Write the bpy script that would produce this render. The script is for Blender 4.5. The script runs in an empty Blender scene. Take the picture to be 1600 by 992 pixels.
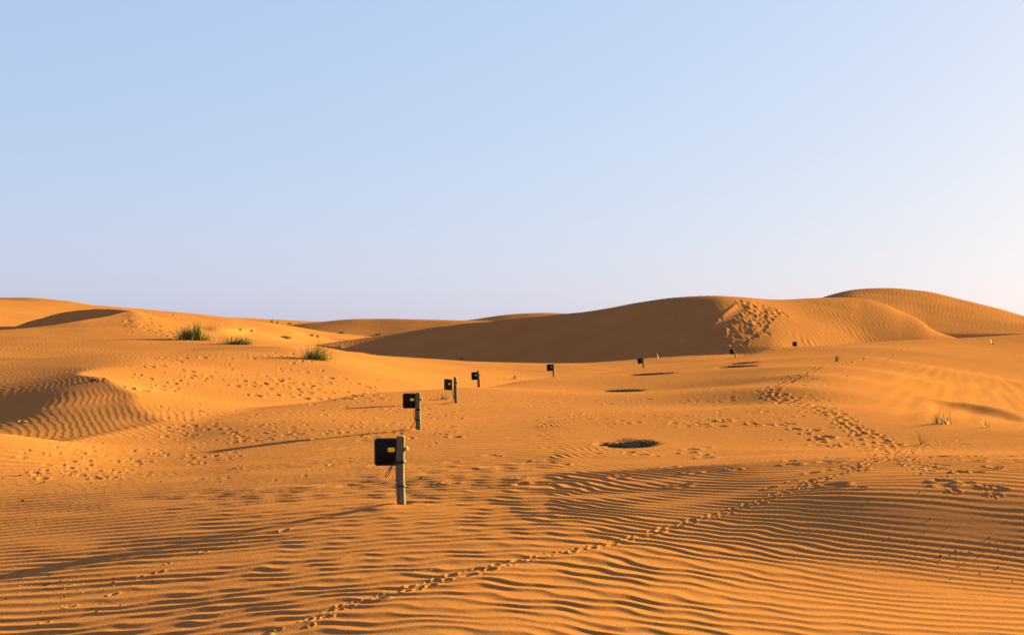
import bpy, bmesh, math, random
import numpy as np
from mathutils import Vector, Matrix

# ------------------------------------------------------------------ camera, sky, sun, exposure
S = bpy.context.scene
C = bpy.context.collection
F = 1600.0            # focal length in photograph pixels (1600 px wide)
HZ = 533.0            # row of the true horizon in the photograph
CAMZ = 2.4
SUN_AZ = 50.0         # degrees to the right of the viewing direction
SUN_EL = 11.7

cd = bpy.data.cameras.new('camera'); cam = bpy.data.objects.new('camera', cd); C.objects.link(cam)
cam.location = (0, 0, CAMZ); cam.rotation_euler = (math.radians(90), 0, 0)
cd.sensor_width = 36.0; cd.lens = 36.0; cd.shift_y = (HZ - 496.0) / 1600.0
cd.clip_start = 0.1; cd.clip_end = 20000
S.camera = cam
S.view_settings.view_transform = 'Standard'; S.view_settings.look = 'None'
S.view_settings.exposure = 2.75; S.view_settings.gamma = 1.0

w = bpy.data.worlds.new('World'); S.world = w; w.use_nodes = True
nt = w.node_tree; bg = nt.nodes['Background']
sky = nt.nodes.new('ShaderNodeTexSky'); sky.sky_type = 'NISHITA'; sky.sun_disc = False
sky.sun_elevation = math.radians(SUN_EL); sky.sun_rotation = math.radians(SUN_AZ)
sky.air_density = 1.5; sky.dust_density = 1.0; sky.ozone_density = 3.0; sky.altitude = 0
# dusty air evens the sky out: compress the range of each channel (no dependence on the viewer)
sp = nt.nodes.new('ShaderNodeSeparateColor'); cbn = nt.nodes.new('ShaderNodeCombineColor')
nt.links.new(sky.outputs[0], sp.inputs[0])
for ch, (gain, power) in enumerate([(.392, .368), (.458, .311), (.735, .14)]):
    pw = nt.nodes.new('ShaderNodeMath'); pw.operation = 'POWER'; pw.inputs[1].default_value = power
    ml = nt.nodes.new('ShaderNodeMath'); ml.operation = 'MULTIPLY'; ml.inputs[1].default_value = gain
    nt.links.new(sp.outputs[ch], pw.inputs[0]); nt.links.new(pw.outputs[0], ml.inputs[0]); nt.links.new(ml.outputs[0], cbn.inputs[ch])
nt.links.new(cbn.outputs[0], bg.inputs[0]); bg.inputs[1].default_value = 0.15

sd = bpy.data.lights.new('sun', 'SUN'); sun = bpy.data.objects.new('sun', sd); C.objects.link(sun)
sd.energy = 4.4; sd.angle = math.radians(0.5); sd.color = (1.0, 0.86, 0.29)
az, el = math.radians(SUN_AZ), math.radians(SUN_EL)
SUNV = Vector((math.sin(az) * math.cos(el), math.cos(az) * math.cos(el), math.sin(el)))
sun.rotation_euler = SUNV.to_track_quat('Z', 'Y').to_euler()
sun.location = SUNV * 60

# ------------------------------------------------------------------ small maths
rng = np.random.RandomState(7)
random.seed(7)
GR = np.random.RandomState(11)
_perm = np.concatenate([GR.permutation(512)] * 3)
_ang = GR.rand(512) * 2 * math.pi
_gx, _gy = np.cos(_ang), np.sin(_ang)

def noise(x, y, seed=0):
    """gradient noise, about -0.7..0.7"""
    x = np.asarray(x, float) + seed * 17.31; y = np.asarray(y, float) + seed * 9.77
    xi = np.floor(x).astype(np.int64); yi = np.floor(y).astype(np.int64)
    fx = x - xi; fy = y - yi
    u = fx * fx * fx * (fx * (fx * 6 - 15) + 10); v = fy * fy * fy * (fy * (fy * 6 - 15) + 10)
    def g(ix, iy, dx, dy):
        h = _perm[_perm[ix & 511] + (iy & 511)]
        return _gx[h] * dx + _gy[h] * dy
    a = g(xi, yi, fx, fy); b = g(xi + 1, yi, fx - 1, fy)
    c = g(xi, yi + 1, fx, fy - 1); d = g(xi + 1, yi + 1, fx - 1, fy - 1)
    return (a + u * (b - a)) * (1 - v) + (c + u * (d - c)) * v

def fbm(x, y, seed=0, o=3):
    s = 0; a = 1.0
    for k in range(o):
        s = s + a * noise(x * 2 ** k, y * 2 ** k, seed + k); a *= .5
    return s

def sstep(a, b, x):
    t = np.clip((x - a) / (b - a), 0, 1); return t * t * (3 - 2 * t)

def smax(a, b, k):
    h = np.clip(.5 + .5 * (a - b) / k, 0, 1); return b + (a - b) * h + k * h * (1 - h)

def smin(a, b, k): return -smax(-a, -b, k)

def W(px, py, d):
    """photograph pixel at depth d -> world point"""
    return ((px - 800.) / F * d, d, CAMZ + (HZ - py) / F * d)

class TPS:
    def __init__(s, pts, lam=0.0):
        P = np.array(pts, float); s.xy = P[:, :2] / 40.; n = len(P)
        K = s._k(s.xy[:, None, :] - s.xy[None, :, :]) + lam * np.eye(n)
        Q = np.hstack([np.ones((n, 1)), s.xy])
        A = np.zeros((n + 3, n + 3)); A[:n, :n] = K; A[:n, n:] = Q; A[n:, :n] = Q.T
        s.w = np.linalg.solve(A, np.concatenate([P[:, 2], np.zeros(3)]))
    @staticmethod
    def _k(dv):
        r2 = (dv ** 2).sum(-1); return r2 * np.log(r2 + 1e-12)
    def __call__(s, x, y):
        x = x / 40.; y = y / 40.
        o = s.w[-3] + s.w[-2] * x + s.w[-1] * y
        for (cx, cy), wt in zip(s.xy, s.w[:-3]):
            r2 = (x - cx) ** 2 + (y - cy) ** 2
            o = o + wt * r2 * np.log(r2 + 1e-12)
        return o

def pchip(xs, ys):
    xs = np.array(xs, float); ys = np.array(ys, float)
    h = np.diff(xs); dl = np.diff(ys) / h; m = np.zeros_like(ys)
    for i in range(1, len(xs) - 1):
        if dl[i - 1] * dl[i] > 0:
            w1 = 2 * h[i] + h[i - 1]; w2 = h[i] + 2 * h[i - 1]
            m[i] = (w1 + w2) / (w1 / dl[i - 1] + w2 / dl[i])
    m[0] = dl[0]; m[-1] = dl[-1]
    def f(x):
        x = np.clip(x, xs[0], xs[-1]); i = np.clip(np.searchsorted(xs, x) - 1, 0, len(h) - 1)
        t = (x - xs[i]) / h[i]; t2 = t * t; t3 = t2 * t
        return ((2 * t3 - 3 * t2 + 1) * ys[i] + (t3 - 2 * t2 + t) * h[i] * m[i]
                + (-2 * t3 + 3 * t2) * ys[i + 1] + (t3 - t2) * h[i] * m[i + 1])
    return f

def curve(pts):
    """[(px, py, d), ...] -> functions z(px), d(px)"""
    p = np.array(pts, float)
    fz = pchip(p[:, 0], CAMZ + (HZ - p[:, 1]) / F * p[:, 2]); fd = pchip(p[:, 0], p[:, 2])
    return fz, fd

def dune(foot, crest, back=.25, front=.6, round_=3., power=1.0):
    """sand slope between a foot line and a crest line; falls away behind the crest and dives before the foot"""
    fz, fd = curve(foot); cz, cdp = curve(crest)
    def f(px, d):
        z0, d0, z1, d1 = fz(px), fd(px), cz(px), cdp(px)
        t = (d - d0) / (d1 - d0)
        tc = np.clip(t, 0, 1)
        face = z0 + (z1 - z0) * np.where(t > 0, 1 - (1 - tc) ** power, t)
        face = np.where(t < 0, z0 - front * (d0 - d), face)
        face = np.where(t > 1, z1 + (z1 - z0) / (d1 - d0) * (d - d1), face)
        bk = z1 - back * (d - d1)
        r = round_
        return smin(face, bk, r)+ r * .0
    return f

# ------------------------------------------------------------------ terrain shape
def wp(px, py, d): return W(px, py, d)
# the rippled plateau the posts stand on
P_pts = [
 (-30,2,-.2),(0,2,.0),(30,2,.3),
 wp(0,992,9.4), wp(400,992,8.5), wp(800,992,7.95), wp(1200,992,8.1), wp(1600,992,8.3), wp(-400,992,9.6), wp(2000,992,8.4),
 wp(0,868,13.0), wp(300,880,11.9), wp(800,880,10.85), wp(1150,880,10.95), wp(1350,880,11.0), wp(1600,880,11.05), wp(2000,880,11.1),
 wp(1150,770,14.5), wp(1350,770,13.4), wp(1600,772,13.2), wp(2000,772,13.2), wp(960,775,15.2),
 wp(0,775,17.7), wp(200,775,17.3), wp(400,775,16.5), wp(-400,775,17.9),
 wp(627,786,15.2),
 wp(0,677,23.8), wp(0,723,20.9), wp(200,722,22.6), wp(380,715,22.8), wp(-300,670,23.4),
 wp(800,700,23.0), wp(980,700,22.6), wp(1200,700,21.8), wp(1450,700,21.6), wp(1900,700,21.6),
 wp(653,671,27.8), wp(450,675,27.6), wp(300,690,26.5), wp(150,700,27.0), wp(0,712,27.0), wp(-200,712,27.0),
 wp(1600,674,24.5), wp(1480,664,26.5), wp(1360,650,29), wp(1250,634,33), wp(1150,632,37), wp(1750,680,24.0),
 wp(1600,662,35), wp(1600,648,42), wp(1600,633,50), wp(1600,618,60), wp(1600,596,84), wp(1600,571,105), wp(1600,553,125), wp(1600,537,150), wp(1600,516.5,180),
 wp(1450,628,40), wp(1450,609,50), wp(1450,594,60), wp(1450,571.5,84), wp(1450,553,112), wp(1450,539,140), wp(1350,592,50), wp(1350,576,60), wp(1350,556,84),
 wp(1250,606,40), wp(1250,585,50), wp(1250,574,60), wp(1250,559,84), wp(1300,541,125), wp(1400,526,165), wp(1900,522,160), wp(1900,625,80), wp(1900,690,40),
 wp(1150,600,50), wp(1150,584,60), wp(1000,610,52), wp(900,620,44), wp(712,629.5,39.5), wp(748,603.5,57), wp(865,587.5,72.5), wp(1000,584,75),
 wp(1005,571.5,100), wp(1150,553.5,117), wp(1243,541.5,141), wp(1120,569,90),
 wp(564,611,46), wp(564,650,33), wp(702,603,52), wp(800,594,64), wp(400,650,33), wp(250,665,31),
]
P_tps = TPS(P_pts, 1e-4)
edge = curve([(-2500,640,30),(100,640,30),(250,650,34),(400,630,40),(500,620,43),(564,611,47),(640,607,50),(702,603,53),(748,602,58.5),(800,594,65),(865,587,74),(1000,571,101),
              (1150,553,119),(1243,541,143),(1400,526,165),(1500,520,173),(1600,517,181),(1900,508,200),(4500,500,240)])
# lit flank of the left dune running down into the valley floor
R_pts = [
 wp(160,591,40), wp(205,615,37), wp(250,658,31.2), wp(250,612,42), wp(350,642,35.5), wp(300,582,52), wp(400,602,50), wp(480,612,50),
 wp(0,563,60), wp(100,557,60), wp(-200,560,60), wp(450,572,61), wp(300,547,72), wp(200,531,80), wp(100,530,80), wp(0,530,80), wp(-200,530,80), wp(385,541,75), wp(440,541,74),
 wp(490,562,66), wp(525,574,63), wp(600,592,62), wp(600,572,80), wp(600,560,105), wp(600,557,130), wp(700,606,66), wp(700,575,100), wp(700,562,140),
 wp(800,598,80), wp(800,580,110), wp(800,567,150), wp(900,580,110), wp(900,564,150), wp(1000,567,130), wp(1000,554,152), wp(1100,562,130), wp(1100,545,155),
 wp(1200,553,150), wp(1200,541,165), wp(1250,546,160), wp(1400,545,180), wp(1600,540,190), wp(1600,530,260),
 wp(520,545,100), wp(450,535,100), wp(300,523,110), wp(100,520,120), wp(0,521,120), wp(500,545,185), wp(500,547,212), wp(500,546,225), wp(550,552,205), wp(550,551,225), wp(600,554,185), wp(600,553,205), wp(700,561,172), wp(500,529,255), wp(500,522,295), wp(600,526,290), wp(450,515,230), wp(800,545,260),
 (-25,18,.6), (-60,20,.6), (-16,30,.5),(0,40,-1.5),(5,55,-2.2),(20,70,-3),(40,110,-2.0),(70,140,-1.0), (-80,80,3.0), (-80,130,5)]
R_tps = TPS(R_pts, 1e-4)
# shaded, rippled left side of the same dune (sharp crest where the two meet)
L_pts = [
 wp(160,591,40), wp(205,615,37), wp(250,658,31.2), wp(120,610,37.5), wp(60,629,36), wp(0,656,34), wp(0,595,47), wp(80,585,48), wp(-200,620,42), wp(-200,560,60),
 wp(0,563,60), wp(100,556,60), wp(0,535,76), wp(0,690,28), wp(100,672,30.0), wp(180,660,31.0), wp(60,640,34), wp(-200,700,28),
 (-9,37,1.6), (-11,43,2.3), (-7,31,1.2), (-16,56,2.4), (-24,70,3.2), (-35,90,5.5), (-12,60,4)]
L_tps = TPS(L_pts, 1e-4)

far = []
# low dune with the sharp dark crescent (left)
B_front = dune([(-2500,532,92),(-200,533,88),(0,533,86),(120,531,86),(205,528,88),(260,524,92),(310,524,96),(380,545,96),(500,600,96),(4500,900,96)],
               [(-2500,560,88),(-200,527,92),(0,516.5,97),(60,510,102),(120,501,109),(170,493,119),(205,485.5,130),(232,491,128),(270,503,120),(310,514,112),(360,524,106),(450,580,101),(600,700,101),(4500,1200,101)],
               back=.9, front=.15, round_=.12)
B_back = dune([(-2500,545,134),(-200,528,135),(0,519,135),(60,513,135.6),(120,505,136.3),(170,497,135.6),(206,490,133.5),(240,500,133),(400,600,133),(4500,1200,133)],
              [(-2500,540,137),(-200,520,138),(0,515,138.5),(50,500.5,139.5),(100,487.5,140),(150,482,139.5),(195,484,136.5),(212,486.5,134.8),(240,496,137),(300,530,138),(450,650,138),(4500,1300,138)],
              back=.12, front=1.2, round_=.15)
# ground rising from the flank behind the shrubs
G1 = dune([(-2500,530,200),(0,515,200),(200,513,200),(330,512,200),(450,521,238),(520,528,246),(620,545,246),(800,700,246),(4500,1500,246)],
          [(-2500,500,262),(-300,470,262),(0,463,262),(40,463,262),(100,467.5,262),(160,476.5,262),(205,481.5,262),(260,487.5,262),(330,494,262),(400,500.5,266),(445,506,272),(520,518.5,282),(600,527,282),(700,545,282),(4500,1500,282)],
          back=.1, front=.25, round_=1.2)
G2 = dune([(-2500,530,170),(0,510,170),(100,512,170),(200,518,170),(300,550,170),(450,700,170),(4500,1500,170)],
          [(-2500,500,215),(-300,484,215),(0,473,215),(60,475,215),(120,482,215),(190,497,215),(250,514,215),(400,545,215),(4500,800,215)],
          back=.1, front=.25, round_=1.0)
G3 = dune([(-2500,530,140),(0,517,150),(100,520,150),(200,528,150),(300,570,150),(450,700,150),(4500,1500,150)],
          [(-2500,500,180),(-300,496,180),(0,490.5,180),(60,497,180),(120,507,180),(200,520,180),(400,545,180),(4500,800,180)],
          back=.1, front=.25, round_=.8)
# far reddish dune in the gap
Cd = dune([(-2500,600,290),(380,530,290),(510,521,290),(600,524,290),(700,524,290),(4500,530,290)],
          [(-2500,640,335),(380,525,335),(450,506.5,318),(500,501,318),(560,497,318),(640,497,318),(720,498.5,318),(760,500,318),(1000,510,335),(4500,640,335)],
          back=.1, front=.3, round_=1.2)
Cd2 = dune([(-2500,700,340),(600,530,340),(760,515,340),(900,515,340),(4500,640,340)],
           [(-2500,700,380),(650,520,380),(700,503,380),(745,497,380),(800,489.5,380),(850,487,380),(890,488.8,380),(940,494,380),(1200,520,380),(4500,640,380)],
          back=.1, front=.3, round_=1.0)
# the big dune
D_foot = [(-2500,640,250),(400,560,225),(500,541,212),(560,548,205),(600,552,200),(700,559,186),(800,565.5,173),(850,566,166),(900,563,160),(1000,553.5,151),(1080,546,148),(1130,541,147),(1200,541,149),(1260,541,156),(1350,539,170),(1450,532,180),(1550,530,190),(1700,530,200),(4500,560,220)]
D_crest= [(-2500,700,252),(400,565,226),(500,538,222),(600,523,226),(700,508.5,218),(800,498,199),(870,491.5,189),(900,488.5,184),(950,481,181),(1000,472,178),(1060,464.3,176),(1120,462,175),(1160,463.6,177),(1200,466.5,183),(1270,466.3,194),(1325,465.2,200),(1350,467.5,201),(1380,475,200),(1410,487,199),(1440,502,195),(1460,516,192),(1500,530,192),(1600,560,192),(4500,900,200)]
D = dune(D_foot, D_crest, back=.12, front=.5, round_=.3, power=1.35)
Fd = dune([(-2500,600,215),(1100,540,215),(1250,500,215),(1330,485,215),(1400,503,210),(1450,520,205),(1500,522,205),(1600,521,205),(1800,520,205),(4500,520,205)],
          [(-2500,700,270),(1100,520,270),(1230,477,270),(1270,466,270),(1300,457,270),(1340,449.3,270),(1390,446.6,270),(1440,450,270),(1500,463,270),(1560,478.5,270),(1600,490,270),(1700,505,270),(2100,520,270),(4500,520,270)],
          back=.15, front=.3, round_=2.5)

def px_of(x, y): return 800. + F * x / y

def ripple(x, y, phi, cl, ca, seed, ang=0., off=.38):
    """asymmetric wave with Y-shaped defects: phase phi plus the argument of slow complex noise"""
    c, s = math.cos(ang), math.sin(ang)
    a = (x * c + y * s) / ca; b = (-x * s + y * c) / cl
    re = noise(a, b, seed) + off; im = noise(a, b, seed + 3)
    ph = phi + np.arctan2(im, re)
    amp = np.clip(np.hypot(re, im) * 2.6, 0, 1)
    ph = ph + .35 * np.cos(ph)            # steeper lee side
    return (1.15 - 2 * np.abs(np.sin(ph / 2)) ** 1.3) * amp

s_int_x = np.linspace(-60, 60, 1201)
s_sl = np.interp(s_int_x, [-60,-8,-3,-.5,1.5,4,8,60], [-.35,-.25,-.08,.35,.85,.65,.45,.45])
s_int = np.concatenate([[0], np.cumsum((s_sl[1:] + s_sl[:-1]) / 2 * np.diff(s_int_x))])

G_Y = np.linspace(0, 6000, 12001)
G_I = np.cumsum(np.interp(G_Y, [0, 13, 22, 50], [1, 1, .62, .5])) * (G_Y[1] - G_Y[0])

HOLES = []      # (x, y, rx, ry, depth)
DR = (18.0, 38.5, -.1, .995, 2.8)   # drift: centre, direction, half length

def macro(x, y):
    """terrain without ripples; also returns which surface is on top"""
    px = px_of(x, y); d = y
    P = P_tps(x, y)
    ez, ed = edge
    dd = d - ed(px)
    wd = .03 * np.maximum(ed(px), 30)
    P = P - .22 * wd * np.log1p(np.exp(np.clip(dd / wd, -30, 30)))
    # wind-drawn ribs and a small drift on the bright slope of the right hollow
    m = sstep(1330, 1450, px) * sstep(26, 31, y) * sstep(95, 70, y)
    ca_, sa_ = math.cos(1.15), math.sin(1.15)
    P = P + m * .05 * noise((x * ca_ + y * sa_) / 9., (-x * sa_ + y * ca_) / .6, 90)
    dx0, dy0 = x - DR[0], y - DR[1]; al = dx0 * DR[2] + dy0 * DR[3]; ac = dx0 * DR[3] - dy0 * DR[2]
    P = P + .30 * np.exp(-(al / DR[4]) ** 2) * np.where(ac > 0, np.exp(-(ac / 3.5) ** 2), np.exp(-(ac / .9) ** 2))
    P = P + .013 * fbm(x / 5.5, y / 5.5, 5, 2) * sstep(6, 12, y) + .25 * noise(x / 28., y / 28., 9) * sstep(25, 60, y) * 0.5
    for hx, hy, rx, ry, dp in HOLES:
        q = np.sqrt(((x - hx) / rx) ** 2 + ((y - hy) / ry) ** 2)
        P = P - dp * (1 - sstep(.55, 1.15, q)) + .05 * dp * np.exp(-((q - 1.3) / .25) ** 2)
    Rr = R_tps(x, y) + .10 * fbm(x / 9., y / 9., 21, 2)
    Lr = L_tps(x, y)
    A = np.where(y < 95, smin(Rr, Lr + 40 * sstep(62, 80, y) + 40 * sstep(-6, -2, x), .06 + .5 * sstep(44, 60, y)), Rr)
    z = smax(P, A, .12 + .2 * sstep(350, 200, px))
    who = np.where(A > P, 1, 0)
    for k, f in enumerate([B_front, B_back, G3, G2, G1, Cd, Cd2, D, Fd]):
        zf = f(px, d)
        zf = zf + (.25 * fbm(x / 22., y / 22., 30 + k, 2) if k > 1 else .06 * fbm(x / 9., y / 9., 30 + k, 2))
        who = np.where(zf > z, 2 + k, who)
        z = smax(z, zf, [.5, .15, .6, .6, .8, .4, .4, .35, .8][k])
    z = z * 1.0
    fade = sstep(420, 700, y)
    z = z * (1 - fade) + fade * (-3 + 3 * fbm(x / 160., y / 160., 50, 2))
    return z, who

def ripples(x, y, who):
    px = px_of(x, y)
    wx = x + .7 * noise(x / 4.5, y / 4.5, 60) + .14 * noise(x / 1.1, y / 1.1, 61)
    wy = y + .5 * noise(x / 4.0, y / 4.0, 62) + .10 * noise(x / .9, y / .9, 63)
    # plateau
    lx = np.interp(wx, [-8, -4, .8, 4., 7], [4.1, 3.7, 3.1, 4.2, 4.5])
    gy = np.interp(wy, G_Y, G_I) - np.interp(10.5, G_Y, G_I)
    phi = 2 * math.pi * (gy * lx + 2.6 * np.interp(wx, s_int_x, s_int))
    blot = sstep(-.2, .25, noise(x / 3.5, y / 3., 70) + .9 * np.exp(-((x + .8) / 2.8) ** 2) * sstep(22, 16, y) - .25)
    r0 = ripple(x, y, phi + 4.2 * blot * noise(x / .42, y / .5, 91), 1.3, 2.2, 64, -.35)
    a0 = .0265 / lx * (1 + .2 * sstep(2.2, .5, x) + .25 * sstep(-1, -3, x)) * (1 - .75 * sstep(32, 75, y)) * (1 + .3 * noise(x / 3., y / 3., 71))
    a0 = a0 * (1 - .6 * np.exp(-((x - 2.6) / 2.) ** 2 - ((y - 22.5) / 3.) ** 2))
    a0 = a0 * (1 + .45 * sstep(13, 20, y)) * (1 - .35 * sstep(20, 26, y))
    z = a0 * r0
    # left dune and lit slopes
    ph2 = 2 * math.pi / .25 * (.86 * wx + .5 * wy + 1.2 * noise(x / 9., y / 9., 73))
    r1 = ripple(x, y, ph2, 2.5, 3.5, 74, .5)
    left = sstep(330, 190, px) * sstep(88, 78, y) * sstep(26, 30, y)
    a1 = .0032 * left + .004 * (1 - left) * sstep(120, 80, y)
    # far dunes
    ph3 = 2 * math.pi / .95 * (.97 * wx + .22 * wy + 2.0 * noise(x / 14., y / 20., 75))
    r2 = ripple(x, y, ph3, 4., 6., 76, 0.1)
    far_a = np.where(who == 9, .042 * sstep(1190, 1290, px) + .010, np.where(who == 10, .032, np.where(who < 4, .002, .012)))
    out = np.where(who == 0, z, np.where(who == 1, a1 * r1, far_a * r2))
    return out

def height(x, y):
    x = np.atleast_1d(np.asarray(x, float)); y = np.atleast_1d(np.asarray(y, float))
    z, who = macro(x, y); return z

def hit(px, py):
    """where the view ray of a photograph pixel first meets the sand"""
    d = np.exp(np.linspace(math.log(6.), math.log(400.), 1600))
    x = (px - 800.) / F * d
    zr = CAMZ + (HZ - py) / F * d
    z = height(x, d)
    b = np.nonzero(z >= zr)[0]
    i = b[0] if len(b) else len(d) - 1
    if i > 0:
        a0 = zr[i - 1] - z[i - 1]; a1 = z[i] - zr[i]
        t = a0 / (a0 + a1 + 1e-9); dd = d[i - 1] + t * (d[i] - d[i - 1])
    else: dd = d[0]
    xx = (px - 800.) / F * dd
    return float(xx), float(dd), float(height(xx, dd)[0])

for (hp, hq, rx, ry) in [(982,693,.70,1.0),(974,610.5,1.15,1.25),(1018,584.2,1.75,1.9),(1152,572.5,1.5,2.9),(1163,567.3,1.4,1.4)]:
    x, y, z = hit(hp, hq); HOLES.append((x, y, rx, ry, .07 if y < 40 else .035 + .0004 * y))

# ------------------------------------------------------------------ terrain mesh
cols = np.concatenate([np.linspace(-2400, -300, 50)[:-1], np.arange(-300, 1900, 1.7), np.linspace(1900, 4000, 50)])
def geo(a, b, r): n = int(math.log(b / a) / r); return np.exp(np.linspace(math.log(a), math.log(b), n))[:-1]
rows = np.concatenate([geo(1.2, 7.4, .06), geo(7.4, 18, .0028), geo(18, 60, .0042), geo(60, 145, .0055), geo(145, 215, .0035), geo(215, 400, .011), geo(400, 5000, .05), [5000.]])
NC, NR = len(cols), len(rows)
U = (cols - 800.) / F
X = (U[None, :] * rows[:, None]); Y = np.repeat(rows[:, None], NC, 1)
Z, WHO = macro(X, Y)
Z = Z + ripples(X, Y, WHO)
PIT = np.zeros_like(Z); RIM = np.zeros_like(Z)

def stamp(x, y, rx, ry, ang, dep, rim=.35):
    """press one footprint into the sheet"""
    R = max(rx, ry) * 2.2
    i0, i1 = np.searchsorted(rows, [y - R, y + R]); 
    if i1 <= i0: return
    u0 = (x - R) / y; u1 = (x + R) / y
    j0, j1 = np.searchsorted(U, [u0, u1])
    if j1 <= j0: return
    xs = X[i0:i1, j0:j1] - x; ys = Y[i0:i1, j0:j1] - y
    c, s = math.cos(ang), math.sin(ang)
    a = (xs * c + ys * s) / rx; b = (-xs * s + ys * c) / ry
    q = np.sqrt(a * a + b * b)
    PIT[i0:i1, j0:j1] = np.maximum(PIT[i0:i1, j0:j1], dep * (1 - sstep(.35, 1.1, q)) * (1 + .35 * a))
    RIM[i0:i1, j0:j1] = np.maximum(RIM[i0:i1, j0:j1], rim * dep * np.exp(-((q - 1.25) / .28) ** 2))

def trail(pts, step, size, dep, spread, jitter=.3, double=False):
    W3 = [hit(*p) for p in pts]
    side = 1
    for (a, b) in zip(W3[:-1], W3[1:]):
        L = math.hypot(b[0] - a[0], b[1] - a[1]); n = max(1, int(L / step))
        ang = math.atan2(b[1] - a[1], b[0] - a[0])
        for k in range(n):
            t = (k + random.random() * .6) / n; side = -side
            o = side * spread * (.6 + random.random() * .8)
            x = a[0] + (b[0] - a[0]) * t - math.sin(ang) * o; y = a[1] + (b[1] - a[1]) * t + math.cos(ang) * o
            s = size * random.uniform(.65, 1.35) * max(1, min(y, 34) / 12.5)
            stamp(x, y, s, s * random.uniform(.5, .75), ang + random.uniform(-jitter, jitter), dep * random.uniform(.6, 1.3) * max(1, min(y, 34) / 15), .5)

def scatter(pxa, pxb, pya, pyb, n, size, dep, ang=0.):
    for k in range(n):
        x, y, z = hit(random.uniform(pxa, pxb), random.uniform(pya, pyb))
        s = size * random.uniform(.6, 1.4)
        stamp(x, y, s, s * random.uniform(.45, .8), ang + random.uniform(-.6, .6), dep * random.uniform(.5, 1.3), .45)

T1 = [(400,992),(470,978),(530,950),(640,920),(740,893),(850,868),(950,850),(1050,822),(1180,786),(1260,757),(1340,735),(1385,712)]
trail(T1, .14, .052, .022, .06, .6); trail(T1, .26, .06, .022, .06, .6)
T2 = [(1330,662),(1380,690),(1400,712),(1440,735),(1500,762),(1540,776),(1590,790)]
trail(T2, .25, .062, .022, .10); trail(T2, .45, .055, .02, .22)
trail([(1400,712),(1440,698),(1485,690),(1500,686)], .3, .05, .016, .08)
trail([(1385,712),(1340,675),(1300,650),(1250,632),(1205,620),(1225,598),(1250,586),(1300,571),(1350,560),(1400,549),(1480,532)], .45, .075, .022, .12)
trail([(1215,612),(1300,640),(1380,690)], .5, .06, .02, .12)
trail([(50,978),(95,955),(140,940),(210,910),(290,868),(400,838),(470,820)], .4, .06, .014, .05)
trail([(400,762),(480,738),(560,715),(700,690)], .6, .05, .014, .1)
scatter(1375, 1405, 680, 715, 24, .10, .035)
scatter(200, 290, 493, 530, 45, .34, .13)
scatter(280, 520, 545, 605, 60, .20, .07, -.3)
scatter(200, 300, 550, 615, 30, .20, .07, -.5)
scatter(400, 600, 590, 625, 40, .24, .08)
scatter(250, 720, 622, 690, 200, .12, .03)
scatter(30, 380, 685, 750, 100, .09, .022, .3)
scatter(820, 1300, 596, 668, 190, .14, .03)
scatter(1200, 1600, 680, 765, 45, .12, .03)
scatter(700, 1150, 690, 760, 30, .13, .035)
trail([(1120,655),(1180,662),(1250,668),(1330,700)], .6, .10, .035, .15)
trail([(1400,720),(1500,712),(1600,722)], .6, .075, .02, .12)
# tracks up the big dune
for k in range(330):
    t = random.random(); wv = random.gauss(0, 1)
    x, y, z = hit(1118 + t * 85 + wv * 12, 540 - t * 60 + wv * 5)
    stamp(x, y, random.uniform(.32, .6), random.uniform(.45, .8), 0, random.uniform(.10, .20), .35)
for k in range(90):
    t = k / 89.; x, y, z = hit(1090 + 60 * t + 12 * t * t, 544 - 66 * t)
    stamp(x, y, .7, 1.4, 0, .13, 1.0)
for px, d in ((1000,98),(1060,106),(1110,112),(1180,123),(1205,132),(1220,137)):
    for k in range(7):
        stamp((px + random.uniform(-28, 28) - 800) / F * d, d, .5, .6, 0, .10, .5)

# wind scour on one side of each post and a small drift on the other
for ppx, pd in ((627, 15.2), (653.5, 27.8), (713, 39.5), (748.5, 57), (865.5, 71.5)):
    qx, qy = (ppx - 800) / F * pd, pd
    Z += .035 * np.exp(-((X - qx + .22) / .30) ** 2 - ((Y - qy + .30) / .42) ** 2)
    Z -= .035 * np.exp(-((X - qx - .03) / .10) ** 2 - ((Y - qy) / .13) ** 2)

RIM = RIM * (1 - np.clip(PIT / .02, 0, 1))
Z = Z - PIT + RIM

def add_mesh(name, verts, faces, mat, parent=None, smooth=True):
    me = bpy.data.meshes.new(name); me.from_pydata(verts, [], faces); me.materials.append(mat)
    if smooth: me.polygons.foreach_set('use_smooth', [True] * len(me.polygons))
    me.update(); o = bpy.data.objects.new(name, me); C.objects.link(o)
    if parent: o.parent = parent
    return o

# ------------------------------------------------------------------ materials
def mat(name, base, rough=.6, metal=0., spec=.3):
    m = bpy.data.materials.new(name); m.use_nodes = True; b = m.node_tree.nodes['Principled BSDF']
    b.inputs['Base Color'].default_value = (*base, 1); b.inputs['Roughness'].default_value = rough
    b.inputs['Metallic'].default_value = metal; b.inputs['Specular IOR Level'].default_value = spec
    return m

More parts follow.
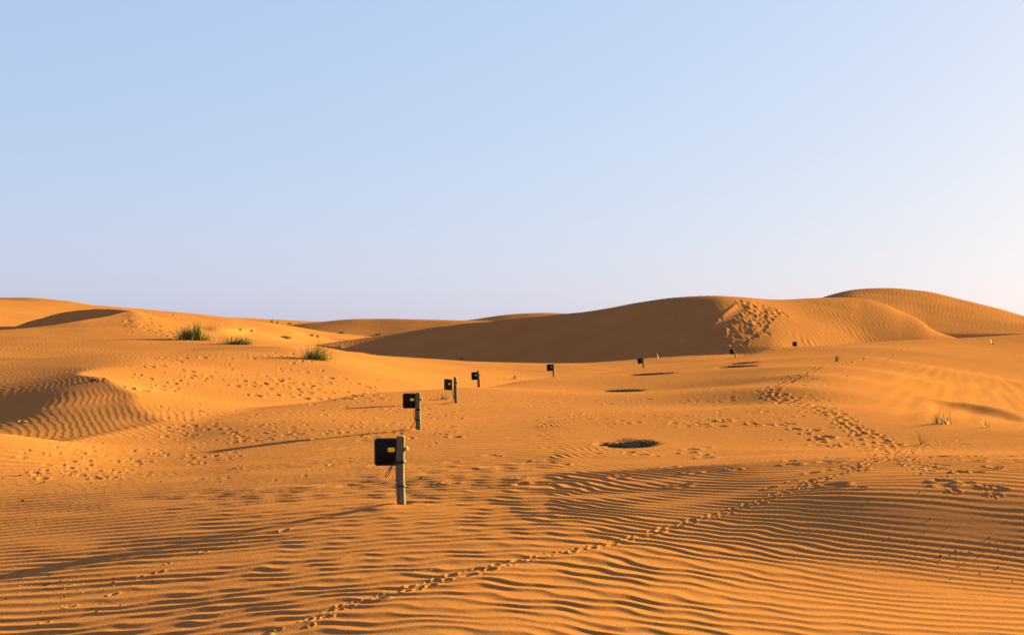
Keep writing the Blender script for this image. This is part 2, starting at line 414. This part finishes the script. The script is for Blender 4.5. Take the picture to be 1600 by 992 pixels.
def noisy(name, c1, c2, scale, rough=.8, bump=.2, stretch=(1, 1, 1), detail=6, dist=.01, spec=.2, c3=None):
    m = mat(name, c1, rough, 0, spec); t = m.node_tree; b = t.nodes['Principled BSDF']
    tc = t.nodes.new('ShaderNodeTexCoord'); mp = t.nodes.new('ShaderNodeMapping'); mp.inputs['Scale'].default_value = stretch
    n = t.nodes.new('ShaderNodeTexNoise'); n.inputs['Scale'].default_value = scale; n.inputs['Detail'].default_value = detail
    r = t.nodes.new('ShaderNodeValToRGB'); r.color_ramp.elements[0].position = .35; r.color_ramp.elements[1].position = .65
    r.color_ramp.elements[0].color = (*c1, 1); r.color_ramp.elements[1].color = (*c2, 1)
    if c3: e = r.color_ramp.elements.new(.85); e.color = (*c3, 1)
    bp = t.nodes.new('ShaderNodeBump'); bp.inputs['Strength'].default_value = bump; bp.inputs['Distance'].default_value = dist
    t.links.new(tc.outputs['Object'], mp.inputs[0]); t.links.new(mp.outputs[0], n.inputs['Vector'])
    t.links.new(n.outputs['Fac'], r.inputs[0]); t.links.new(r.outputs[0], b.inputs['Base Color'])
    t.links.new(n.outputs['Fac'], bp.inputs['Height']); t.links.new(bp.outputs[0], b.inputs['Normal'])
    return m

def sand_material():
    m = mat('sand', (.5, .2, .05), 1.0, 0, .0); t = m.node_tree; b = t.nodes['Principled BSDF']
    tc = t.nodes.new('ShaderNodeTexCoord')
    def ns(scale, det, stretch=(1, 1, 1)):
        mp = t.nodes.new('ShaderNodeMapping'); mp.inputs['Scale'].default_value = stretch
        n = t.nodes.new('ShaderNodeTexNoise'); n.inputs['Scale'].default_value = scale; n.inputs['Detail'].default_value = det
        t.links.new(tc.outputs['Object'], mp.inputs[0]); t.links.new(mp.outputs[0], n.inputs['Vector']); return n
    big = ns(.12, 4, (1, 1, 1)); med = ns(2.5, 6); fine = ns(90, 3)
    r = t.nodes.new('ShaderNodeValToRGB'); e = r.color_ramp.elements
    e[0].position = .3; e[0].color = (.29, .106, .036, 1); e[1].position = .7; e[1].color = (.365, .134, .036, 1)
    mix = t.nodes.new('ShaderNodeMix'); mix.data_type = 'FLOAT'; mix.inputs[0].default_value = .45
    t.links.new(big.outputs['Fac'], mix.inputs[2]); t.links.new(med.outputs['Fac'], mix.inputs[3]); t.links.new(mix.outputs[0], r.inputs[0])
    hs = t.nodes.new('ShaderNodeHueSaturation'); mr = t.nodes.new('ShaderNodeMapRange')
    mr.inputs[1].default_value = .3; mr.inputs[2].default_value = .7; mr.inputs[3].default_value = .72; mr.inputs[4].default_value = 1.28
    t.links.new(fine.outputs['Fac'], mr.inputs[0]); t.links.new(mr.outputs[0], hs.inputs['Value']); t.links.new(r.outputs[0], hs.inputs['Color'])
    t.links.new(hs.outputs[0], b.inputs['Base Color'])
    bp = t.nodes.new('ShaderNodeBump'); bp.inputs['Strength'].default_value = .35; bp.inputs['Distance'].default_value = .004
    t.links.new(fine.outputs['Fac'], bp.inputs['Height'])
    bp2 = t.nodes.new('ShaderNodeBump'); bp2.inputs['Strength'].default_value = .3; bp2.inputs['Distance'].default_value = .01
    n4 = ns(14, 4); t.links.new(n4.outputs['Fac'], bp2.inputs['Height']); t.links.new(bp.outputs[0], bp2.inputs['Normal'])
    t.links.new(bp2.outputs[0], b.inputs['Normal'])
    return m
SAND = sand_material()

def grid_mesh(name, X, Y, Z, m):
    nr, nc = X.shape
    me = bpy.data.meshes.new(name); n = nr * nc; nf = (nr - 1) * (nc - 1)
    me.vertices.add(n); me.loops.add(nf * 4); me.polygons.add(nf)
    me.vertices.foreach_set('co', np.stack([X, Y, Z], -1).astype(np.float32).ravel())
    idx = np.arange(n, dtype=np.int32).reshape(nr, nc)
    q = np.stack([idx[:-1, :-1], idx[:-1, 1:], idx[1:, 1:], idx[1:, :-1]], -1).reshape(-1)
    me.loops.foreach_set('vertex_index', q)
    me.polygons.foreach_set('loop_start', np.arange(0, nf * 4, 4, dtype=np.int32))
    me.polygons.foreach_set('use_smooth', np.ones(nf, dtype=bool))
    me.materials.append(m); me.update(calc_edges=True)
    o = bpy.data.objects.new(name, me); C.objects.link(o); return o
dunes = grid_mesh('sand_dunes', X, Y, Z, SAND); dunes['kind'] = 'structure'
dunes['label'] = 'rippled orange sand dunes crossed by footprints'
gx, gy = np.meshgrid(np.linspace(-9000, 9000, 40), np.linspace(-9000, 9000, 40))
ground = grid_mesh('ground', gx, gy, np.full_like(gx, -9.0), SAND); ground['kind'] = 'structure'
# ------------------------------------------------------------------ helpers for things
def empty(name, loc, label, cat, group=None, rz=0.):
    o = bpy.data.objects.new(name, None); C.objects.link(o); o.location = loc; o.rotation_euler = (0, 0, rz)
    o.empty_display_size = .1; o['label'] = label; o['category'] = cat
    if group: o['group'] = group
    return o

def obj_bm(name, bm, m, parent=None, smooth=True):
    me = bpy.data.meshes.new(name); bmesh.ops.recalc_face_normals(bm, faces=bm.faces); bm.to_mesh(me); bm.free()
    me.materials.append(m)
    if smooth:
        me.polygons.foreach_set('use_smooth', [True] * len(me.polygons))
    o = bpy.data.objects.new(name, me); C.objects.link(o)
    if parent: o.parent = parent
    return o

def box_bm(sx, sy, sz, loc=(0, 0, 0), bev=.01, seg=2, rot=None):
    bm = bmesh.new(); bmesh.ops.create_cube(bm, size=1.0)
    bmesh.ops.scale(bm, vec=(sx, sy, sz), verts=bm.verts)
    if bev: bmesh.ops.bevel(bm, geom=bm.edges[:], offset=bev, segments=seg, affect='EDGES')
    if rot: bmesh.ops.rotate(bm, matrix=rot, verts=bm.verts)
    bmesh.ops.translate(bm, vec=loc, verts=bm.verts); return bm

def tube(bm, pts, r, n=8):
    rings = []
    P = [Vector(p) for p in pts]
    for i, p in enumerate(P):
        t = (P[min(i + 1, len(P) - 1)] - P[max(i - 1, 0)]).normalized()
        a = t.orthogonal().normalized() if i == 0 else (rings_a - t * rings_a.dot(t)).normalized()
        rings_a = a; b = t.cross(a)
        rr = r[i] if hasattr(r, '__len__') else r
        rings.append([bm.verts.new(p + (a * math.cos(q) + b * math.sin(q)) * rr) for q in [2 * math.pi * k / n for k in range(n)]])
    for A, B in zip(rings[:-1], rings[1:]):
        for k in range(n): bm.faces.new((A[k], A[(k + 1) % n], B[(k + 1) % n], B[k]))
    bm.faces.new(rings[0][::-1]); bm.faces.new(rings[-1])

M_wood = noisy('weathered_wood', (.080, .060, .038), (.145, .115, .075), 9, .85, .6, (6, 6, .8), 8, .006, c3=(.05, .035, .02))
M_crack = mat('dark_crack', (.03, .022, .015), .9)
M_black = noisy('black_plastic', (.005, .005, .005), (.011, .010, .010), 30, .5, .1, spec=.2)
M_panel = mat('black_glass', (.004, .004, .004), .5, 0, .12)
M_edge = noisy('brown_edge', (.05, .038, .03), (.10, .07, .05), 40, .7, .1)  # mottled brown, lighter than the housing: rim, screws and small plate
M_yel = noisy('yellow_label', (.90, .52, .02), (.95, .62, .04), 40, .5, .05)
M_bracket = noisy('yellow_bracket', (.70, .52, .12), (.80, .60, .16), 30, .5, .05)
M_rub = mat('black_rubber', (.012, .010, .010), .6)
M_cable = mat('cable', (.035, .012, .012), .6)
M_cable2 = mat('red_cable', (.16, .02, .015), .6)

def wooden_post(H, r, seed):
    """split round post: wavering tapered trunk with drying cracks"""
    rs = random.Random(seed); bm = bmesh.new(); n = 28; rings = []
    zs = [-.35, -.1, 0, .06, .15, .28, .42, .56, .7, .82, .92, .975, 1.0]
    ph = [rs.uniform(0, 6.28) for _ in range(4)]
    cracks = [rs.uniform(0, 6.28) for _ in range(4)]
    for z in zs:
        ox = .012 * math.sin(z * 4 + ph[0]); oy = .010 * math.sin(z * 3.1 + ph[1]); ring = []
        for k in range(n):
            q = 2 * math.pi * k / n
            rr = r * (1.06 - .08 * z) * (1 + .035 * math.sin(2 * q + ph[2] + z) + .02 * math.sin(5 * q + ph[3] + 2 * z))
            for c in cracks:
                dq = (q - c - .12 * z + math.pi) % (2 * math.pi) - math.pi
                rr *= 1 - .16 * math.exp(-(dq / .11) ** 2) * (.4 + .6 * abs(math.sin(z * 3 + c)))
            if z > .99: rr *= .93
            ring.append(bm.verts.new((ox + rr * math.cos(q), oy + rr * math.sin(q), z * H + (.006 * math.sin(3 * q) if z >= .97 else 0))))
        rings.append(ring)
    for A, B in zip(rings[:-1], rings[1:]):
        for k in range(n): bm.faces.new((A[k], A[(k + 1) % n], B[(k + 1) % n], B[k]))
    bm.faces.new(rings[-1]); return bm

def strap_bm(r, z, h, tilt=0.):
    bm = bmesh.new(); n = 24; lay = []
    for (dr, dz) in ((0, -h / 2), (.007, -h / 2 + .003), (.007, h / 2 - .003), (0, h / 2)):
        lay.append([bm.verts.new(((r + dr) * math.cos(q), (r + dr) * math.sin(q), z + dz + tilt * math.cos(q))) for q in [2 * math.pi * k / n for k in range(n)]])
    for A, B in zip(lay[:-1], lay[1:]):
        for k in range(n): bm.faces.new((A[k], A[(k + 1) % n], B[(k + 1) % n], B[k]))
    return bm

def light_post(i, px, d, top, label, box_w=.385, box_h=.41, gap=-.05, yaw=0., tiltb=0., lean=(0, 0), rad=.062, cable='loop', boxtop=.97, straps=(.62, .27)):
    x, y = (px - 800) / F * d, d
    z = float(height(x, y)[0]); H = top
    t = empty('light_post', (x, y, z), label, 'light post', 'light posts in a row across the sand')
    t.rotation_euler = (lean[1], lean[0], 0)
    obj_bm('post', wooden_post(H, rad, 40 + i), M_wood, t)
    for k, sz in enumerate(straps):
        s = strap_bm(rad * 1.05, sz * H, .045 if k == 0 else .026, .006 * (-1) ** k); obj_bm('strap', s, M_rub, t)
    # the box hangs on the left of the post, its back plate towards the viewer
    R = Matrix.Rotation(yaw, 4, 'Z') @ Matrix.Rotation(tiltb, 4, 'Y')
    cx = -(rad + gap + box_w / 2 * math.cos(yaw)); cz = boxtop * H - box_h / 2; cy = .01 if gap < 0 else -.02
    hb = box_bm(box_w, .085, box_h, (0, 0, 0), .022, 3)
    hous = obj_bm('housing', hb, M_black, t); hous.matrix_local = Matrix.Translation((cx, cy + .05, cz)) @ R
    # raised rim of the back plate
    rim = bmesh.new(); w2, h2 = box_w / 2 - .012, box_h / 2 - .012
    pts = []
    for (sx, sz, a0) in ((1, 1, 0), (-1, 1, 90), (-1, -1, 180), (1, -1, 270)):
        for a in (0, 30, 60, 90):
            q = math.radians(a0 + a); pts.append((sx * (w2 - .03) + .03 * math.cos(q), -.044, sz * (h2 - .03) + .03 * math.sin(q)))
    pts.append(pts[0]); tube(rim, pts, .0045, 6); o = obj_bm('rim', rim, M_edge, hous)
    obj_bm('back_panel', box_bm(box_w - .07, .006, box_h - .07, (0, -.045, 0), .002, 1), M_panel, hous)
    dl = bmesh.new(); bmesh.ops.create_cone(dl, cap_ends=True, segments=24, radius1=.036, radius2=.030, depth=.014, matrix=Matrix.Translation((-box_w / 2 + .085, -.055, box_h / 2 - .085)) @ Matrix.Rotation(math.radians(90), 4, 'X'))
    bmesh.ops.bevel(dl, geom=[e for e in dl.edges if len(e.link_faces) == 2 and e.calc_face_angle(0) > .5], offset=.003, segments=2, affect='EDGES')
    obj_bm('knob', dl, M_black, hous)
    for sx in (-1, 1):
        for sz in (-1, 1):
            b = bmesh.new(); bmesh.ops.create_uvsphere(b, u_segments=8, v_segments=5, radius=.008, matrix=Matrix.Translation((sx * (box_w / 2 - .045), -.046, sz * (box_h / 2 - .03))))
            obj_bm('screw', b, M_edge, hous)
    lx = box_w / 2 - .125 if gap < 0 else box_w / 2 - .08
    obj_bm('label_plate', box_bm(.098, .006, .064, (lx, -.052, .035), .002, 1), M_yel, hous)
    obj_bm('label_plate', box_bm(.022, .006, .060, (lx - .062, -.051, .035), .002, 1), M_edge, hous)
    # bracket gripping the post, its yellow end pokes out on the right
    bz = boxtop * H - .16
    obj_bm('bracket', box_bm(2 * rad + .075, .05, .036, (.022, rad * .5 + .02, bz), .006, 2), M_black, t)
    obj_bm('bracket_end', box_bm(.042, .056, .062, (rad + .028, .012, bz), .008, 2), M_bracket, t)
    # cable
    cb = bmesh.new(); bx = -rad - .005; zz = straps[0] * H + .02
    if cable == 'loop':
        L = [(bx + .01, -.02, zz), (bx - .03, -.035, zz - .03), (bx - .075, -.04, zz - .09), (bx - .12, -.04, zz - .15), (bx - .15, -.04, zz - .20), (bx - .165, -.04, zz - .225), (bx - .158, -.04, zz - .238), (bx - .135, -.04, zz - .232), (bx - .11, -.04, zz - .20), (bx - .085, -.04, zz - .14), (bx - .06, -.038, zz - .08), (bx - .02, -.03, zz - .02), (bx + .01, -.02, zz + .01)]
        tube(cb, L, .007, 7); obj_bm('cable', cb, M_cable, t)
    else:
        e = -box_w * .28
        L = [(bx + e + .12, .03, boxtop * H - box_h), (bx + e + .07, .0, boxtop * H - box_h - .08), (bx + e + .055, -.01, boxtop * H - box_h - .17), (bx + e + .075, -.015, boxtop * H - box_h - .25), (bx - .03, -.02, boxtop * H - box_h - .29), (bx, -.03, boxtop * H - box_h - .24)]
        tube(cb, L, .008, 7); obj_bm('cable', cb, M_cable, t)
        c2 = bmesh.new(); zb = straps[1] * H
        tube(c2, [(bx + .0, -.03, boxtop * H - box_h - .02), (bx - .002, -.035, zb + .1), (bx - .002, -.035, zb), (bx - .05, -.05, zb * .55), (bx - .11, -.07, zb * .25), (bx - .17, -.1, -.03)], .009, 7)
        obj_bm('cable', c2, M_cable2, t)
    return t

LP = [  # px, depth, height, label, options
 (627, 15.2, 1.0, 'nearest weathered wooden post, tallest in the picture, holding a black box with a yellow label', dict(lean=(-.012, 0))),
 (653.5, 27.8, 1.0, 'second nearest wooden post, pale and cracked, its black box level with the top', dict(cable='long', rad=.070, boxtop=.985, straps=(.55, .27), gap=-.03)),
 (713, 39.5, 1.02, 'leaning third post of the row, its black box turned aside with a gap', dict(cable='long', gap=.06, yaw=-.75, tiltb=.08, box_w=.40, box_h=.42, boxtop=.94, lean=(-.06, 0))),
 (748.5, 57, 1.0, 'fourth post of the row, black box with bright label against the lit sand valley', dict(cable='long', box_h=.44, lean=(-.05, 0), boxtop=.93, straps=(.45, .2))),
 (865.5, 71.5, .95, 'fifth post of the row, square black box just below the foot of the shaded dune', dict(cable='long', box_w=.46, box_h=.46, lean=(-.04, 0), boxtop=1.0)),
 (1006, 99, 1.0, 'sixth post of the row, short, with a tilted black box and looping cables', dict(cable='long', box_w=.52, box_h=.5, tiltb=-.12, boxtop=1.02, lean=(-.08, 0), rad=.07)),
 (1149, 116, 1.1, 'seventh post leaning to the left, black box on it, below the trampled dune slope', dict(cable='loop', box_w=.44, box_h=.52, boxtop=.92, lean=(-.22, 0), rad=.07)),
 (1245.5, 140, 1.05, 'farthest and smallest post of the row, thin and pale, on the ridge at the right', dict(cable='loop', box_w=.55, box_h=.62, boxtop=.97, lean=(-.08, 0), rad=.06)),
]
for i, (px, d, top, lab, kw) in enumerate(LP): light_post(i, px, d, top, lab, **kw)

# ------------------------------------------------------------------ desert plants
def leafmat(name, a, b): 
    m = noisy(name, a, b, 6, .6, .05)
    return m
M_gr = leafmat('green_blades', (.10, .125, .018), (.22, .21, .04))
M_dk = leafmat('dark_green_blades', (.075, .095, .016), (.16, .16, .028))
M_dry = leafmat('dry_blades', (.17, .12, .045), (.27, .20, .08))
M_twig = leafmat('dry_twigs', (.07, .04, .02), (.16, .10, .05))

def blade(V, Fc, base, az_, lean_, L, wd, droop, rs, seg=5):
    dx, dy = math.cos(az_), math.sin(az_); sxn, syn = -dy, dx
    tw = rs.uniform(-.6, .6)
    x, y, z = base; a = lean_; b0 = len(V)
    for k in range(seg + 1):
        f = k / seg; ww = wd * (1 - f ** 1.6) + .0008
        V.append((x + sxn * ww, y + syn * ww, z + tw * ww)); V.append((x - sxn * ww, y - syn * ww, z - tw * ww))
        st = L / seg; x += dx * math.sin(a) * st; y += dy * math.sin(a) * st; z += math.cos(a) * st; a += droop / seg
    for k in range(seg):
        q = b0 + 2 * k; Fc.append((q, q + 1, q + 3, q + 2))

def tuft_geo(n, spread_x, spread_y, L, wd, seed, lean_max=.9, droop=.8, bias=0., zoff=lambda x, y: 0.):
    rs = random.Random(seed); V, Fc = [], []
    for k in range(n):
        bx = rs.gauss(0, 1) * spread_x; by = rs.gauss(0, 1) * spread_y
        a = rs.uniform(0, 2 * math.pi); le = abs(rs.gauss(0, .5)) * lean_max
        if bias and rs.random() < .5: a = rs.gauss(0, .7); le = abs(rs.gauss(.6, .3)) * bias * lean_max
        blade(V, Fc, (bx, by, zoff(bx, by) - .03), a, le, L * rs.uniform(.45, 1.1), wd * rs.uniform(.6, 1.3), droop * rs.uniform(.2, 1.3), rs)
    return V, Fc

def shrub(px, py, name, label, cat, clumps, group=None, twigs=0):
    """clumps: (dx_m, dy_m, n, spread, L, material, lean, droop, bias)"""
    x, y, z = hit(px, py)
    t = empty(name, (x, y, z), label, cat, group)
    def zo_at(cx, cy):
        return lambda bx, by: float(height(x + cx + bx, y + cy + by)[0]) - z
    names = {M_gr: 'foliage', M_dk: 'foliage', M_dry: 'dry_leaves'}
    wd = .0035 + y * .00012
    for k, (cx, cy, n, sp, L, m, le, dr, bi) in enumerate(clumps):
        x0 = float(height(x + cx, y + cy)[0]) - z
        V, Fc = tuft_geo(int(n * 1.5), sp * 1.35, sp * .9, L * (1.5 if px == 490 else 1.2), wd, int(px * 7 + k), le * 1.45, dr * 1.5, bi)
        o = add_mesh(names[m], [(vx + cx, vy + cy, vz + x0) for vx, vy, vz in V], Fc, m, t)
    if twigs:
        rs = random.Random(int(px)); bm = bmesh.new()
        for k in range(twigs):
            a = rs.uniform(0, 6.28); L = rs.uniform(.35, .9); p = Vector((rs.gauss(0, .3), rs.gauss(0, .2), -.03)); dirn = Vector((math.cos(a) * .8, math.sin(a) * .5, rs.uniform(.4, 1.2))).normalized(); pts = [p.copy()]
            for q in range(4):
                dirn = (dirn + Vector((rs.gauss(0, .25), rs.gauss(0, .25), rs.gauss(0, .12)))).normalized(); p = p + dirn * L / 4; pts.append(p.copy())
            tube(bm, pts, [.008 + .00008 * y] * 4 + [.003], 4)
        obj_bm('twigs', bm, M_twig, t)
    return t

SH = 'green grass shrubs on the left dune'
shrub(302, 531, 'grass_shrub', 'tall upright green grass shrub, leftmost on the left dune shoulder', 'shrub',
      [(-.55, 0, 190, .22, 1.15, M_dk, .55, .5, 0), (-.45, .1, 70, .25, 1.3, M_gr, .6, .6, 0), (.35, 0, 130, .12, 1.5, M_gr, .35, .25, 0), (.6, .1, 100, .22, .95, M_gr, .9, .6, .8), (1.0, 0, 40, .3, .6, M_dry, 1.1, .6, 0), (-.2, 0, 40, .5, .9, M_dry, 1, .5, 0)], SH, 16)
shrub(367, 538, 'grass_shrub', 'low dark green mounded grass shrub right of the tall one', 'shrub',
      [(.25, 0, 300, .30, .85, M_dk, 1.3, 1.3, .9), (.6, 0, 120, .22, .75, M_gr, 1.4, 1.5, 1), (-.5, 0, 45, .25, .75, M_gr, 1.3, .5, 0), (-.95, 0, 25, .3, .55, M_dry, 1.3, .5, 0), (.6, 0, 50, .3, .8, M_dry, 1.3, 1.4, 1)], SH, 10)
shrub(490, 561, 'grass_shrub', 'spiky green grass shrub alone on the edge of the lit slope', 'shrub',
      [(0, 0, 150, .22, .85, M_dk, 1.5, .5, 0), (.1, .1, 110, .28, .95, M_gr, 1.4, .5, .6), (.55, 0, 50, .2, .55, M_gr, 1.4, .6, .8), (0, .05, 60, .4, .9, M_dry, 1.5, .4, 0)], SH, 12)
shrub(446, 528, 'grass_shrub', 'small flat grey green shrub behind the lone spiky one', 'shrub',
      [(-.1, 0, 140, .35, .55, M_dk, 1.6, .6, 0), (.2, .1, 60, .5, .6, M_gr, 1.6, .4, 0), (-.5, 0, 40, .4, .5, M_dry, 1.6, .4, 0)], SH)

SM = 'small plants scattered over the sand'
def small(px, py, n, L, m, label, le=1.0, dr=.4, sp=.06, name='grass_tuft'):
    x, y, z = hit(px, py)
    V, Fc = tuft_geo(n, sp, sp, L, .0028 + y * .00014, int(px * 3 + py), le, dr)
    o = add_mesh(name, V, Fc, m); o.location = (x, y, z); o['label'] = label; o['category'] = 'plant'; o['group'] = SM
small(1308, 565, 26, .75, M_gr, 'thin upright grass tuft on the plateau above the footprint trail', .45)
small(1551, 538, 22, .85, M_gr, 'lone upright tuft near the plateau rim at the far right', .5)
small(1469, 662, 60, .52, M_dry, 'straw coloured dry tuft at the foot of the bright slope', 1.5, .3, .1)
small(1441, 694, 14, .42, M_gr, 'green sprig of few blades beside the trail crossing', .9)
small(693, 624, 70, .32, M_dry, 'low dry tuft between the second and third posts', 1.6, .5, .12)
small(1030, 561, 12, 1.1, M_twig, 'bare twiggy sprig right of the sixth post', .9, .2, .18)
small(487, 525, 60, .8, M_dk, 'small dark round tuft on the far lit strip behind the spiky shrub', 1.5, .4, .2)
small(497, 527, 40, .9, M_twig, 'brown twiggy tuft beside the dark round one on the far lit strip', 1.3, .3, .2)
small(376, 517, 30, 1.0, M_dk, 'small tuft on the slope above the mounded shrub', .9, .3, .2)
small(393, 518, 30, .7, M_twig, 'faint brown tuft on the slope right above the mounded shrub', 1.2, .3, .2)
small(425, 504, 26, 1.5, M_dk, 'left one of the two tufts standing up on the skyline', .5, .3, .2)
small(433, 505.5, 26, 1.6, M_twig, 'right one of the two tufts standing up on the skyline', .5, .3, .2)
small(452, 507, 80, 1.2, M_dk, 'dark low bush on the skyline where the two far dunes meet', 1.5, .3, .35)
small(533, 521, 90, .9, M_dk, 'first green tuft at the foot of the far reddish dune', 1.5, .3, .35)
small(591, 523, 90, .9, M_dk, 'second green tuft at the foot of the far reddish dune', 1.5, .3, .35)
small(531, 542.5, 60, .7, M_dk, 'low green tuft at the left tip of the shaded dune', 1.5, .3, .35)
small(721, 562, 60, .55, M_dry, 'dry tuft below the foot of the shaded dune', 1.3, .3, .25)
small(803, 592, 20, .55, M_dry, 'thin dry blades on the plateau edge left of the fifth post', 1.0, .3, .08)
small(1540, 668, 14, .3, M_dry, 'sparse dry blades on the rim of the bright hollow', 1.2, .3, .03)

# ------------------------------------------------------------------ dark gravel showing in the hollows
M_grav = noisy('dark_gravel', (.013, .012, .012), (.032, .029, .028), 60, 1., .8, detail=8, dist=.02, spec=0)
M_peb_d = noisy('dark_pebbles', (.014, .013, .013), (.042, .037, .034), 20, 1., .3, spec=0)
M_peb_l = noisy('pale_pebbles', (.22, .19, .15), (.34, .30, .25), 20, .8, .3)
def pebble(bm, c, r, rs):
    m = Matrix.Translation(c) @ Matrix.Rotation(rs.uniform(0, 6.28), 4, 'Z') @ Matrix.Diagonal((r * rs.uniform(.8, 1.4), r * rs.uniform(.7, 1.1), r * rs.uniform(.45, .8), 1))
    g = bmesh.ops.create_icosphere(bm, subdivisions=1, radius=1.0, matrix=m)
    for v in g['verts']: v.co += Vector((rs.gauss(0, .12), rs.gauss(0, .12), rs.gauss(0, .1))) * r
hl = ['oval bed of dark gravel in the nearest hollow', 'thin dark gravel bed in the second hollow', 'long dark gravel bed below the sixth post', 'dark gravel bed, lower one of the pair by the seventh post', 'dark gravel bed, upper one of the pair by the seventh post']
for k, (hx, hy, rx, ry, dp) in enumerate(HOLES):
    rs = random.Random(k); V = []; Fc = []; nr_, na = 9, 40
    zc = float(macro(np.array([hx]), np.array([hy]))[0][0])
    for i in range(nr_ + 1):
        for j in range(na):
            q = 2 * math.pi * j / na; f = i / nr_ * 1.02
            wob = 1 + .07 * math.sin(3 * q + k) + .05 * math.sin(7 * q + 2 * k) + .09 * noise(3 * math.cos(q), 3 * math.sin(q), k)
            xx = hx + rx * f * wob * math.cos(q); yy = hy + ry * f * wob * math.sin(q) * (1 - .55 * max(0, -math.cos(q)) ** .7)
            V.append((xx, yy, 0))
    va = np.array(V); zz = macro(va[:, 0], va[:, 1])[0]
    # the bed is level with the hollow's floor and runs under its sand rim
    zb = zz + (.055 if hy < 40 else .05 + .0009 * hy) * (1 - np.clip(np.arange(len(V)) // na / nr_, 0, 1) ** 3 * 1.5) + .012 * noise(va[:, 0] * 6, va[:, 1] * 6, k)
    V = [(a, b, c) for (a, b, _), c in zip(V, zb)]
    for i in range(nr_):
        for j in range(na): Fc.append((i * na + j, i * na + (j + 1) % na, (i + 1) * na + (j + 1) % na, (i + 1) * na + j))
    o = add_mesh('gravel_bed', V, Fc, M_grav); o['kind'] = 'stuff'; o['label'] = hl[k]
    bm = bmesh.new(); npb = 260 if k == 0 else 90
    for q in range(npb):
        a = rs.uniform(0, 6.28); f = math.sqrt(rs.random()) * .98
        xx, yy = hx + rx * f * math.cos(a), hy + ry * f * math.sin(a) * (1 - .55 * max(0, -math.cos(a)) ** .7)
        pebble(bm, (xx, yy, float(macro(np.array([xx]), np.array([yy]))[0][0]) + (.052 if hy < 40 else .05 + .0009 * hy)), rs.uniform(.008, .018) * (1 + .006 * hy), rs)
    o = obj_bm('gravel', bm, M_peb_d if k != 9 else M_peb_l, None, False); o['kind'] = 'stuff'

def pebbles(pxa, pxb, pya, pyb, n, r0, r1, m, seed, name='pebbles'):
    rs = random.Random(seed); bm = bmesh.new(); cx, cy = (pxa + pxb) / 2, (pya + pyb) / 2
    for k in range(n):
        qx = cx + rs.gauss(0, .3) * (pxb - pxa); qy = cy + rs.gauss(0, .3) * (pyb - pya)
        x, y, z = hit(qx, qy); j = np.searchsorted(rows, y); i = np.searchsorted(U, x / y)
        z = float(Z[min(j, NR - 1), min(i, NC - 1)]); r = rs.uniform(r0, r1)
        pebble(bm, (x, y, z + r * .25), r, rs)
    o = obj_bm(name, bm, m, None, False); o['kind'] = 'stuff'
pebbles(0, 180, 890, 945, 45, .004, .010, M_peb_l, 1)
pebbles(0, 190, 885, 945, 30, .008, .016, M_peb_d, 2)
pebbles(1440, 1590, 845, 900, 60, .004, .011, M_peb_d, 3)
pebbles(1280, 1600, 760, 870, 16, .005, .012, M_peb_d, 4)
pebbles(0, 220, 735, 785, 18, .012, .024, M_peb_d, 5)
pebbles(965, 1000, 688, 698, 7, .014, .022, M_peb_l, 6)
pebbles(200, 1400, 730, 960, 30, .005, .010, M_peb_l, 7)
pebbles(1215, 1290, 582, 598, 40, .02, .045, M_peb_d, 8)
pebbles(1100, 1300, 535, 547, 40, .03, .08, M_peb_d, 9)

# crumbled clods of hardened sand
M_clod = noisy('clod', (.22, .10, .04), (.30, .13, .045), 12, .95, .5)
def clod(px, py, r, label, n=4):
    rs = random.Random(int(px)); x, y, z = hit(px, py); bm = bmesh.new()
    for k in range(n):
        pebble(bm, (x + rs.gauss(0, r * 1.3), y + rs.gauss(0, r), z + r * .3), r * rs.uniform(.5, 1.1), rs)
    o = obj_bm('sand_clod', bm, M_clod, None, False); o['label'] = label; o['category'] = 'clod'
clod(155, 594, .13, 'crumbled sand clod on the peak of the sharp crest at left', 5)
clod(40, 660, .10, 'small pale clod standing in the shaded hollow at left', 2)
